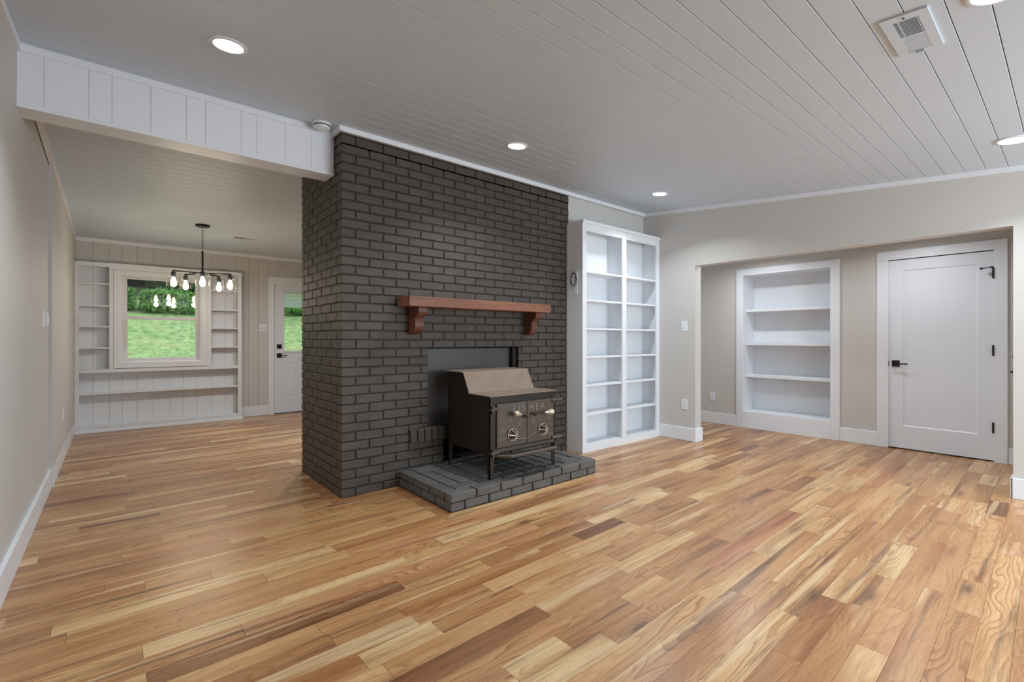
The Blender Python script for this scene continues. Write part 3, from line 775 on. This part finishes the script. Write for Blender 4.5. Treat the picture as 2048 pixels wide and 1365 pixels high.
# side door round the corner, only its hardware shows
d3 = structure(empty('door_3', (5.72, .297, 0)))
B('leaf', M['door'], d3, 5.30, 6.1, .297, .3, .006, 2.02)
MB().box(5.78, 5.845, .300, .309, .862, .927, b=.002).box(5.805, 5.82, .309, .345, .888, .902).box(5.72, 5.82, .340, .352, .886, .900, b=.002).build('lever_handle', M['black'], d3)
MB().box(5.815, 5.875, .300, .322, .99, 1.05, b=.002).box(5.842, 5.849, .322, .345, 1.005, 1.035).build('deadbolt', M['black'], d3)

# ------------------------------------------------------------------ built-in round the dining window
cb = empty('window_bookcase', (.53, 7.98, 0), 'white built-in shelving that frames the far window, low shelf below', 'bookcase')
CF = 7.905; CBk = YB-.0072
def cbx(name, x0, x1, z0, z1, y0=CF, y1=CF+.019, b=.0015): return B(name, M['cab'], cb, x0, x1, y0, y1, z0, z1, b=b)
cbx('stile', XLf+.001, -.333, 0, 2.135); cbx('stile', -.049, -.004, .793, 2.0645); cbx('stile', 1.008, 1.058, .793, 2.0645); cbx('stile', 1.389, 1.440, 0, 2.15)
cbx('top_rail', -.333, -.049, 2.087, 2.138); cbx('top_rail', -.049, 1.058, 2.065, 2.143); cbx('top_rail', 1.058, 1.389, 2.100, 2.15)
cbx('middle_rail', -.333, 1.389, .745, .792)
cbx('bottom_rail', -.333, 1.389, 0, .079)
MB().prism([(CF, 0), (CF-.022, 0), (CF-.020, .018), (CF-.008, .028), (CF, .028)], 0, XLf+.005, 1.452).build('base_moulding', M['trim'], cb)
cbx('bottom_board', -.333, 1.389, .055, .079, CF+.019, CBk)
for (a, b_) in ((XLf+.001, XLf+.02), (1.421, 1.440)): cbx('side_panel', a, b_, 0, 2.13, CF+.019, CBk)
for (a, b_) in ((-.049, -.030), (1.039, 1.058)): cbx('side_panel', a, b_, .776, 2.09, CF+.0195, CBk)
cbx('top_board', XLf+.001, 1.44, 2.115, 2.135, CF+.019, CBk)
for z in (1.879, 1.603, 1.339, 1.068, .792): cbx('shelf', XLf+.02, -.049, z-.020, z, CF+.012, CBk); cbx('shelf', 1.058, 1.421, z-.020, z, CF+.012, CBk)
cbx('shelf', XLf+.02, 1.421, .472, .493, CF+.012, CBk); cbx('shelf', -.03, 1.04, .752, .775, CF+.019, CBk)

wn = structure(empty('window_1', (.51, YB, .8)))
# casing box reaching out to the cabinet face
def ring(name, x0, x1, z0, z1, w, y0, y1, mat, parent, b=.0015):
    MB().box(x0, x0+w, y0, y1, z0, z1, b=b).box(x1-w, x1, y0, y1, z0, z1, b=b).box(x0+w, x1-w, y0, y1, z0, z0+w, b=b).box(x0+w, x1-w, y0, y1, z1-w, z1, b=b).build(name, mat, parent)
ring('casing', -.0025, 1.0060, .798, 2.062, .068, CF-.004, CF+.012, M['trim'], wn)
ring('casing_lip', -.0035, 1.0070, .797, 2.063, .010, CF-.010, CF+.012, M['trim'], wn)
ring('reveal', .050, .954, .845, 2.030, .028, CF+.010, YB+.0, M['trim'], wn)
ring('frame', .078, .936, .868, 2.012, .022, 7.99, YB+.08, M['vinyl'], wn)
# sashes: upper further out
ring('sash', .098, .916, 1.435, 2.000, .034, 8.045, 8.068, M['vinyl'], wn); ring('sash', .098, .916, .884, 1.472, .036, 8.012, 8.038, M['vinyl'], wn)
B('pane', M['glass'], wn, .130, .884, 8.055, 8.058, 1.46, 1.97); B('pane', M['glass'], wn, .132, .882, 8.022, 8.025, .918, 1.44)
for x in (.30, .70): B('sash_lock', M['vinyl'], wn, x-.025, x+.025, 8.008, 8.03, 1.472, 1.482, b=.003)

# ------------------------------------------------------------------ back door
d1 = structure(empty('door_1', (2.32, YB, 0)))
MB().box(1.826, 1.912, YB-.022, YB, 0, 2.055, b=.002).box(2.738, 2.824, YB-.022, YB, 0, 2.055, b=.002).box(1.826, 2.824, YB-.024, YB, 2.052, 2.148, b=.002).build('casing', M['trim'], d1)
y0, y1 = YB-.006, YB+.034
LX0, LX1, LZ0, LZ1 = 2.030, 2.620, .960, 1.945
mb = MB()
for a in ((1.919, LX0, .012, 2.045), (LX1, 2.731, .012, 2.045), (LX0, LX1, .012, LZ0), (LX0, LX1, LZ1, 2.045)): mb.box(a[0], a[1], y0, y1, a[2], a[3])
mb.build('leaf', M['door'], d1, recalc=False)
ring('lite_frame', LX0-.005, LX1+.005, LZ0-.005, LZ1+.005, .034, y0-.012, y0+.002, M['door'], d1, b=.004)
B('pane', M['glass'], d1, LX0+.025, LX1-.025, y0+.012, y0+.015, LZ0+.02, LZ1-.02)
mb = MB()
for i in range(7): mb.box(LX0+.03, LX1-.03, y0+.017, y0+.026, 1.853+i*.0072, 1.8558+i*.0072)
mb.box(LX0+.03, LX1-.03, y0+.016, y0+.028, 1.903, 1.918); mb.box(LX0+.03, LX1-.03, y0+.016, y0+.028, 1.843, 1.850)
bl = mb.build('mini_blind', M['vinyl'], d1); bl['label'] = 'raised white mini blind inside the door glass'
for (a, b_) in ((2.040, 2.265), (2.375, 2.610)):
    for ins, yy in ((0, .004), (.022, .001)):
        pass
    ring('panel_moulding', a, b_, .285, .805, .016, y0-.005, y0+.001, M['door'], d1, b=.003)
    B('raised_panel', M['door'], d1, a+.040, b_-.040, y0-.006, y0+.001, .330, .760, b=.005)
MB().box(1.952, 2.020, y0-.010, y0, .882, .950, b=.002).box(1.977, 1.993, y0-.045, y0-.01, .908, .924).box(1.985, 2.095, y0-.052, y0-.040, .910, .922, b=.002).build('lever_handle', M['black'], d1)
MB().box(1.952, 2.020, y0-.014, y0, 1.024, 1.090, b=.002).box(1.980, 1.992, y0-.032, y0-.014, 1.040, 1.074).build('deadbolt', M['black'], d1)
B('latch_plate', M['black'], d1, 1.913, 1.919, y0-.003, y0+.01, .89, .945)
B('threshold', M['slot'], d1, 1.912, 2.738, YB-.02, YB+.06, 0, .012)

# ------------------------------------------------------------------ lamps
LAMPS = [(.4453, 2.773, 'round recessed ceiling light left of the chimney, nearest the white header beam'), (2.386, 2.782, 'round recessed ceiling light above the wooden mantel, in front of the chimney'),
         (4.283, 2.746, 'round recessed ceiling light in front of the tall bookcase'), (4.365, .255, 'round recessed ceiling light cut by the right edge, near the ceiling vent'),
         (2.44, .185, 'round recessed ceiling light just out of frame above the vent'), (2.44, -2.0, None), (4.36, -2.0, None)]  # last two are unseen, added behind the camera for more light
for i, (x, y, lab) in enumerate(LAMPS):
    z = cz(y); nrm = Vector((0, .0925, -1)).normalized()
    if i < 5:
        r = empty('recessed_light', (x, y, z), lab, 'ceiling light', 'recessed ceiling lights')
    else:
        r = empty('recessed_light', (x, y, z), 'unseen recessed ceiling light added behind the camera, '+['middle one', 'in the right rear corner'][i-5], 'ceiling light', 'added recessed lights behind the camera')
    MB().lathe([(.066, 0), (.086, 0), (.086, .003), (.080, .007), (.068, .007), (.066, .004), (.066, 0)], (x, y, z), nrm, 40, cap=False).build('trim_ring', M['plastic'], r, smooth=True)
    MB().lathe([(.0665, .001), (.0665, .0035)], (x, y, z), nrm, 40).build('lens', M['lens'], r)
    a = area('lamp_light', (x, y, z-.012), (-math.atan(.0925), 0, 0), .125, .125, P_DOWN*(1 if y > 1 else .9), (.87, .95, 1), 'DISK', math.radians(128)); 
# ceiling lamps: dining room pair, and an unseen pair added to brighten the passage
for (x, y, z, p) in ((5.75, 2.55, 2.29, 9), (5.75, 1.05, 2.29, 6.5), (1.95, 5.6, cf(5.6)-.02, 25), (3.2, 4.9, cf(4.9)-.02, 8)):
    r = empty('recessed_light', (x, y, z+.01), ('round recessed ceiling light in the dining room behind the chimney' if y < 5.5 else 'round recessed ceiling light in the dining room past the chimney') if x < 5 else ('unseen recessed light added in the passage ceiling, before the recessed bookcase' if y > 2 else 'unseen recessed light added in the passage ceiling, before the interior door'), 'ceiling light')
    MB().lathe([(.066, 0), (.086, 0), (.086, .003), (.066, .007)], (x, y, z+.01), (0, 0, -1), 32, cap=False).build('trim_ring', M['plastic'], r)
    MB().lathe([(.0665, .001), (.0665, .0035)], (x, y, z+.01), (0, 0, -1), 32).build('lens', M['lens'], r)
    area('lamp_light', (x, y, z-.005), (0, 0, 0), .125, .125, p, (.88, .93, 1), 'DISK', math.radians(160))

# ------------------------------------------------------------------ chandelier
cx, cy = .80, 6.64; ctz = cf(cy)
cdl = empty('chandelier', (cx, cy, ctz), 'black five-arm chandelier with clear glass shades and glowing bulbs, hanging before the far window', 'chandelier')
MB().lathe([(.074, 0), (.074, .008), (.066, .020), (.02, .024)], (cx, cy, ctz), (0, 0, -1), 32).build('canopy', M['black'], cdl, smooth=True)
mb = MB(); z = ctz-.024; i = 0
while z > 2.20:
    pts = []
    for j in range(12):
        a = 2*math.pi*j/12; s = .0075*math.sin(a); h = .019*math.cos(a)
        pts.append((cx+(s if i % 2 else 0), cy+(0 if i % 2 else s), z-.019+h))
    mb.tube(pts, .0019, 5, True); z -= .031; i += 1
mb.build('chain', M['black'], cdl, smooth=True)
MB().cyl((cx, cy, 2.205), (cx, cy, 1.955), .0105, 14).lathe([(.013, 0), (.013, .016)], (cx, cy, 2.19), (0, 0, 1), 14).build('stem', M['black'], cdl, smooth=True)
MB().lathe([(.026, 0), (.026, .026), (.012, .036)], (cx, cy, 1.936), (0, 0, 1), 20).build('hub', M['black'], cdl, smooth=True)
vdir = math.atan2(-cy, -cx); AZ = 1.950; AR = .290
for i in range(5):
    a = vdir+2*math.pi*i/5; dx, dy = math.cos(a), math.sin(a); ex, ey = cx+dx*AR, cy+dy*AR
    nx, ny = -dy*.007, dx*.007
    V = []
    for z in (AZ-.007, AZ+.007):
        V += [(cx+nx, cy+ny, z), (cx-nx, cy-ny, z), (ex-nx+dx*.012, ey-ny+dy*.012, z), (ex+nx+dx*.012, ey+ny+dy*.012, z)]
    am = MB().add(V, [(3, 2, 1, 0), (4, 5, 6, 7), (0, 1, 5, 4), (1, 2, 6, 5), (2, 3, 7, 6), (3, 0, 4, 7)]).build('arm', M['black'], cdl)
    MB().lathe([(.010, 0), (.010, -.012), (.024, -.014), (.024, -.050), (.021, -.052), (.021, -.066)], (ex, ey, AZ-.004), (0, 0, 1), 18).build('socket', M['black'], am, smooth=True)
    MB().lathe([(.018, 0), (.060, -.004), (.0675, -.012), (.0695, -.040), (.0695, -.138)], (ex, ey, AZ-.034), (0, 0, 1), 28, cap=False).build('shade', M['shade'], am, smooth=True)
    MB().lathe([(.012, 0), (.014, -.012), (.022, -.040), (.029, -.064), (.030, -.080), (.025, -.100), (.014, -.114), (.004, -.119)], (ex, ey, AZ-.066), (0, 0, 1), 18).build('bulb', M['bulb'], am, smooth=True)
    pl = bpy.data.lights.new('bulb_light', 'POINT'); pl.energy = P_BULB; pl.color = (1, .86, .68); pl.shadow_soft_size = .034
    po = link(bpy.data.objects.new('bulb_light', pl)); po.location = (ex, ey, AZ-.145-.075)

# ------------------------------------------------------------------ vents, detector, plates
def on_ceiling(x, y, dz=0): return (x, y, cz(y)-dz)
vt = empty('ceiling_vent', (2.55, .44, cz(.44)), 'white square ceiling vent with slatted grille, upper right', 'vent')
def sb(x0, x1, y0, y1, t0, t1):
    V = []
    for x in (x0, x1):
        for y in (y0, y1): V += [(x, y, cz(y)-t0), (x, y, cz(y)-t1)]
    return V, [(0, 1, 3, 2), (4, 6, 7, 5), (0, 4, 5, 1), (2, 3, 7, 6), (0, 2, 6, 4), (1, 5, 7, 3)]
VX0, VX1, VY0, VY1 = 2.372, 2.734, .364, .514; GX0, GX1, GY0, GY1 = 2.414, 2.708, .398, .479; XM = 2.553
mb = MB()
for a in ((VX0, GX0, VY0, VY1), (GX1, VX1, VY0, VY1), (GX0, GX1, VY0, GY0), (GX0, GX1, GY1, VY1)): mb.add(*sb(*a, -.001, .008))
mb.build('frame', M['ceiling'], vt)
mb = MB(); mb.add(*sb(GX0, GX1, GY0, GY1, -.001, .0008)); mb.build('duct', M['duct'], vt)
for i in range(11):
    x = GX0+.005+i*(XM-GX0-.006)/11
    mb = MB(); mb.add(*sb(x, x+.0036, GY0, GY1, .0052, .0075)); mb.build('slat', M['ceiling'], vt)
mb = MB(); mb.add(*sb(GX0, XM, .462, .4645, .001, .0078)); mb.add(*sb(GX0, XM, GY0+.004, GY0+.006, .001, .0078)); mb.build('crossbar', M['ceiling'], vt)
for i in range(13):
    x = XM+.002+i*(GX1-XM-.002)/13
    mb = MB(); mb.add(*sb(x, x+.0098, GY0, GY1, .001, .0075)); mb.build('slat', M['ceiling'], vt)
MB().lathe([(.004, 0), (.004, .003)], (2.395, .44, cz(.44)-.008), (0, 0, -1), 10).build('screw', M['slot'], vt)
B('damper_lever', M['ceiling'], vt, 2.711, 2.717, .425, .455, cz(.44)-.020, cz(.44)-.004)
fv = empty('ceiling_vent', (1.31, 7.04, cf(7.04)), 'small white slotted vent in the far ceiling, right of the chandelier', 'vent')
z = cf(7.04)
MB().prism([(6.985, cf(6.985)-.006), (7.095, cf(7.095)-.006), (7.095, cf(7.095)+.002), (6.985, cf(6.985)+.002)], 0, 1.165, 1.455).build('frame', M['plastic'], fv)
for i in range(3):
    yy = 7.012+i*.022
    MB().prism([(yy, cf(yy)-.010), (yy+.016, cf(yy+.016)-.007), (yy+.016, cf(yy+.016)-.005), (yy, cf(yy)-.008)], 0, 1.18, 1.44).build('slat', M['plastic'], fv)
B('slot', M['duct'], fv, 1.19, 1.305, 7.012, 7.060, z-.0085, z-.006)

sd = empty('smoke_detector', (1.15, 3.505, cz(3.505)), 'round white smoke detector on the ceiling at the corner of beam and brick', 'smoke detector')
MB().lathe([(.062, 0), (.062, .014), (.056, .015), (.056, .020), (.060, .021), (.056, .036), (.040, .044), (.008, .046)], (1.15, 3.505, cz(3.505)-.001), (0, .09, -1), 32).build('housing', M['plastic'], sd, smooth=True)
for j in range(13):
    a = math.radians(195+12*j); p = Vector((1.15+.0575*math.cos(a), 3.505+.0575*math.sin(a), cz(3.505)-.032))
    dv = Vector((-math.sin(a), math.cos(a), 0))*.0045; nv = Vector((math.cos(a), math.sin(a), 0))*.0022
    MB().add([p-dv, p+dv, p+dv+nv, p-dv+nv]+[q+Vector((0, 0, .008)) for q in (p-dv, p+dv, p+dv+nv, p-dv+nv)], [(0, 1, 2, 3), (7, 6, 5, 4), (0, 4, 5, 1), (1, 5, 6, 2), (2, 6, 7, 3), (3, 7, 4, 0)]).build('vent_slot', M['slot'], sd)

# plates: axis-aligned wall plates. n = wall normal
def plate_(name, c, n, w, h, label, cat, kind, group=None):
    c = Vector(c); n = Vector(n); u = Vector((0, 0, 1)).cross(n).normalized()
    r = empty(name, c, label, cat, group)
    def bx(nm, cu, cz0, w_, h_, d0, d1, mat, b=.0):
        P = [c+u*(cu+sx*w_/2)+Vector((0, 0, cz0+sz*h_/2))+n*d for d in (d0, d1) for sx, sz in ((-1, -1), (1, -1), (1, 1), (-1, 1))]
        k_ = .0015 if b else 0
        for i in range(4, 8):
            P[i] = P[i]+(c+u*cu+Vector((0, 0, cz0))+n*d1-P[i]).normalized()*k_
        return MB().add(P, [(3, 2, 1, 0), (4, 5, 6, 7), (0, 1, 5, 4), (1, 2, 6, 5), (2, 3, 7, 6), (3, 0, 4, 7)]).build(nm, M[mat], r)
    bx('cover_plate', 0, 0, w, h, 0, .006, 'plastic', 1)
    if kind == 'outlet':
        for zz in (.0195, -.0195):
            bx('receptacle', 0, zz, .033, .028, .006, .0078, 'plastic')
            for uu in (-.0065, .0065): bx('slot', uu, zz+.003, .0022, .009, .0078, .0081, 'slot')
            bx('slot', 0, zz-.008, .004, .004, .0078, .0081, 'slot')
    elif kind == 'rocker':
        bx('rocker', 0, 0, .033, .066, .006, .0095, 'plastic', 1)
    elif kind == 'toggle2':
        for uu in (-.023, .023): bx('toggle', uu, .004, .009, .018, .006, .018, 'plastic'); 
        for uu in (-.023, .023): bx('slot', uu, -.001, .012, .028, .006, .0065, 'slot')
    elif kind == 'coax':
        bx('jack', 0, .0, .012, .012, .006, .016, 'slot')
    return r
plate_('light_switch', (XR, 2.9176, 1.322), (-1, 0, 0), .074, .118, 'white rocker light switch on the right wall, beside the wide opening', 'light switch', 'rocker')
plate_('wall_outlet', (XR, 2.9176, .416), (-1, 0, 0), .074, .118, 'white outlet low on the right wall between bookcase and opening', 'outlet', 'outlet')
plate_('wall_outlet', (XA, 3.271, .379), (-1, 0, 0), .074, .118, 'white outlet low on the passage wall, left of the recessed bookcase', 'outlet', 'outlet')
plate_('wall_outlet', (XLf, 6.19, .447), (1, 0, 0), .074, .118, 'white outlet low on the left wall near the far built-in', 'outlet', 'outlet')
plate_('wall_outlet', (.4143, YB-.007, .405), (0, -1, 0), .074, .112, 'white outlet under the low shelf of the far built-in', 'outlet', 'outlet')
plate_('wall_outlet', (XL, 2.94, .42), (1, 0, 0), .074, .118, 'white outlet on the left wall at the edge of the frame', 'outlet', 'outlet')
plate_('light_switch', (XL, 4.86, 1.322), (1, 0, 0), .074, .118, 'white rocker switch on the left wall, nearer of the two plates', 'light switch', 'rocker')
plate_('light_switch', (XL, 5.10, 1.325), (1, 0, 0), .074, .118, 'white rocker switch on the left wall, farther plate beside the board edge', 'light switch', 'rocker')
plate_('light_switch', (1.749, YB-.007, 1.347), (0, -1, 0), .114, .118, 'white double toggle switch beside the back door', 'light switch', 'toggle2')
plate_('wall_outlet', (BX0, 3.347, 1.692), (-1, 0, 0), .074, .116, 'white outlet on the bookcase side, below the coiled cable', 'outlet', 'outlet')
plate_('cable_plate', (BX0, 3.347, 1.818), (-1, 0, 0), .074, .116, 'white cable plate on the bookcase side, behind the coiled cable', 'wall plate', 'coax')
cc = empty('coiled_cable', (BX0-.02, 3.35, 1.80), 'thin black cable coiled and hanging from the plate on the bookcase side', 'cable')
mb = MB(); pts = []
for j in range(70):
    a = j/69*2*math.pi*2.6+math.pi/2; g_ = 1+.16*math.sin(a*.37+.6)
    pts.append((BX0-.022-.010*math.sin(a*.5), 3.352+.040*g_*math.cos(a)+.004*math.sin(a*.7), 1.795+.068*g_*math.sin(a)))
mb.tube(pts, .0028, 6).build('black_loop', M['black'], cc, smooth=True)
mb = MB(); pts = []
for j in range(40):
    a = j/39*2*math.pi*1.3+1.2
    pts.append((BX0-.014-.006*math.sin(a*.6), 3.335+.040*math.cos(a), 1.770+.066*math.sin(a)))
mb.tube(pts, .0024, 6).cyl((BX0-.016, 3.347, 1.818), (BX0-.03, 3.347, 1.835), .005, 10).build('white_loop', M['plastic'], cc, smooth=True)

# ------------------------------------------------------------------ outside
def hill(x, y):
    d = max(0, y-9.0); return -.20+.203*d+.10*math.sin(x*.35+1)*min(1, d/8)+.05*math.sin(y*.8+x*.5)*min(1, d/6)
mb = MB(); nx, ny = 60, 44; xs = np.linspace(-16, 26, nx); ys = np.linspace(8.25, 34, ny)
V = [(x, y, hill(x, y)) for y in ys for x in xs]
mb.add(V, [(j*nx+i, j*nx+i+1, (j+1)*nx+i+1, (j+1)*nx+i) for j in range(ny-1) for i in range(nx-1)])
lawn = mb.build('lawn', M['grass'], None, smooth=True, recalc=False); props(lawn, 'sloping green lawn seen through the far window and door glass', 'lawn', kind='structure')
rr = random.Random(11)
spots = [(-6.3, 24.6, 'leftmost dark tree behind the lawn'), (-3.5, 23.4, 'dark tree behind the lawn, second from the left'), (-.7, 24.6, 'dark green tree behind the lawn at the left part of the far window'),
         (2.1, 23.4, 'dark green tree behind the lawn at the right part of the far window'), (4.9, 24.6, 'dark tree behind the lawn between window and back door views'),
         (7.7, 23.6, 'dark tree behind the lawn seen through the back door glass'), (10.5, 24.6, 'rightmost dark tree behind the lawn'), (-4.9, 27.2, 'leftmost tree of the back row'), (-2.1, 27.6, 'back-row tree left of the window view'), (.7, 27.2, 'back-row tree in the left half of the far window'), (3.5, 27.6, 'back-row tree in the right half of the far window'), (6.3, 27.2, 'back-row tree behind the porch beam')]
def place_in(rr, x, y, z, hx, hy, z0, z1, n, sz, mb):
    for _ in range(n):
        u, v, w = (rr.random()**.5*rr.choice((-1, 1)) for _ in range(3))
        t_ = (w+1)/2; sh = math.sqrt(max(0, 1-(2*t_-1)**4))
        p = Vector((x+u*hx*sh, y+v*hy*sh, z+z0+(z1-z0)*t_))
        a = Vector((rr.gauss(0, 1), rr.gauss(0, 1), rr.gauss(0, 1))).normalized(); b_ = a.orthogonal().normalized(); s = sz*rr.uniform(.6, 1.4)
        hxm, hym = hx-s, hy-s
        p.x = min(max(p.x, x-hxm), x+hxm); p.y = min(max(p.y, y-hym), y+hym)
        mb.add([p-a*s, p+b_*s*.5, p+a*s, p-b_*s*.5], [(0, 1, 2, 3)])
for i, (x, y, lab) in enumerate(spots):
    z = hill(x, y)
    t_ = empty('tree', (x, y, z), lab, 'tree', 'trees behind the lawn')
    mb = MB(); place_in(rr, x, y, z, 1.38, 1.2, .1, 5.6, 4200, .20, mb)
    mb.build('foliage', M['leaf'], t_, recalc=False)
    MB().tube([(x, y, z-.1), (x+.1, y, z+1.5), (x+.05, y+.1, z+3.2)], [.22, .17, .1], 8).build('trunk', M['bark'], t_, smooth=True)
words = ['leftmost', 'second from the left', 'third from the left', 'fourth from the left', 'fifth from the left', 'middle one', 'fifth from the right', 'fourth from the right', 'third from the right', 'second from the right', 'rightmost']
for i in range(11):
    x = -5+i*1.6; y = 20.3+rr.uniform(-.4, .5); z = hill(x, y)
    t_ = empty('shrub', (x, y, z), 'low bright green shrub at the top edge of the lawn, '+words[i], 'shrub', 'shrubs along the top of the lawn')
    mb = MB(); place_in(rr, x, y, z, 0.79, .7, -.05, .75, 1500, .10, mb); mb.build('foliage', M['leaf2'], t_, recalc=False)
    MB().tube([(x, y, z-.1), (x, y, z+.5)], .04, 6).build('stem', M['bark'], t_)
pb = empty('porch_beam', (2.9, 9.9, 1.78), 'pale porch beam seen through the back door glass', 'beam')
MB().box(1.75, 5.6, 9.9, 10.0, 1.800, 1.955, b=.004).build('beam', M['trim'], pb); MB().box(1.75, 5.6, 8.25, 10.0, 1.955, 2.0).build('soffit', M['trim'], pb)
for x in (1.75, 5.5): B('post', M['trim'], pb, x, x+.1, 9.9, 10.0, hill(x, 9.95)-.1, 1.8)
print('planks', nind, len(planks), 'bricks', NB)
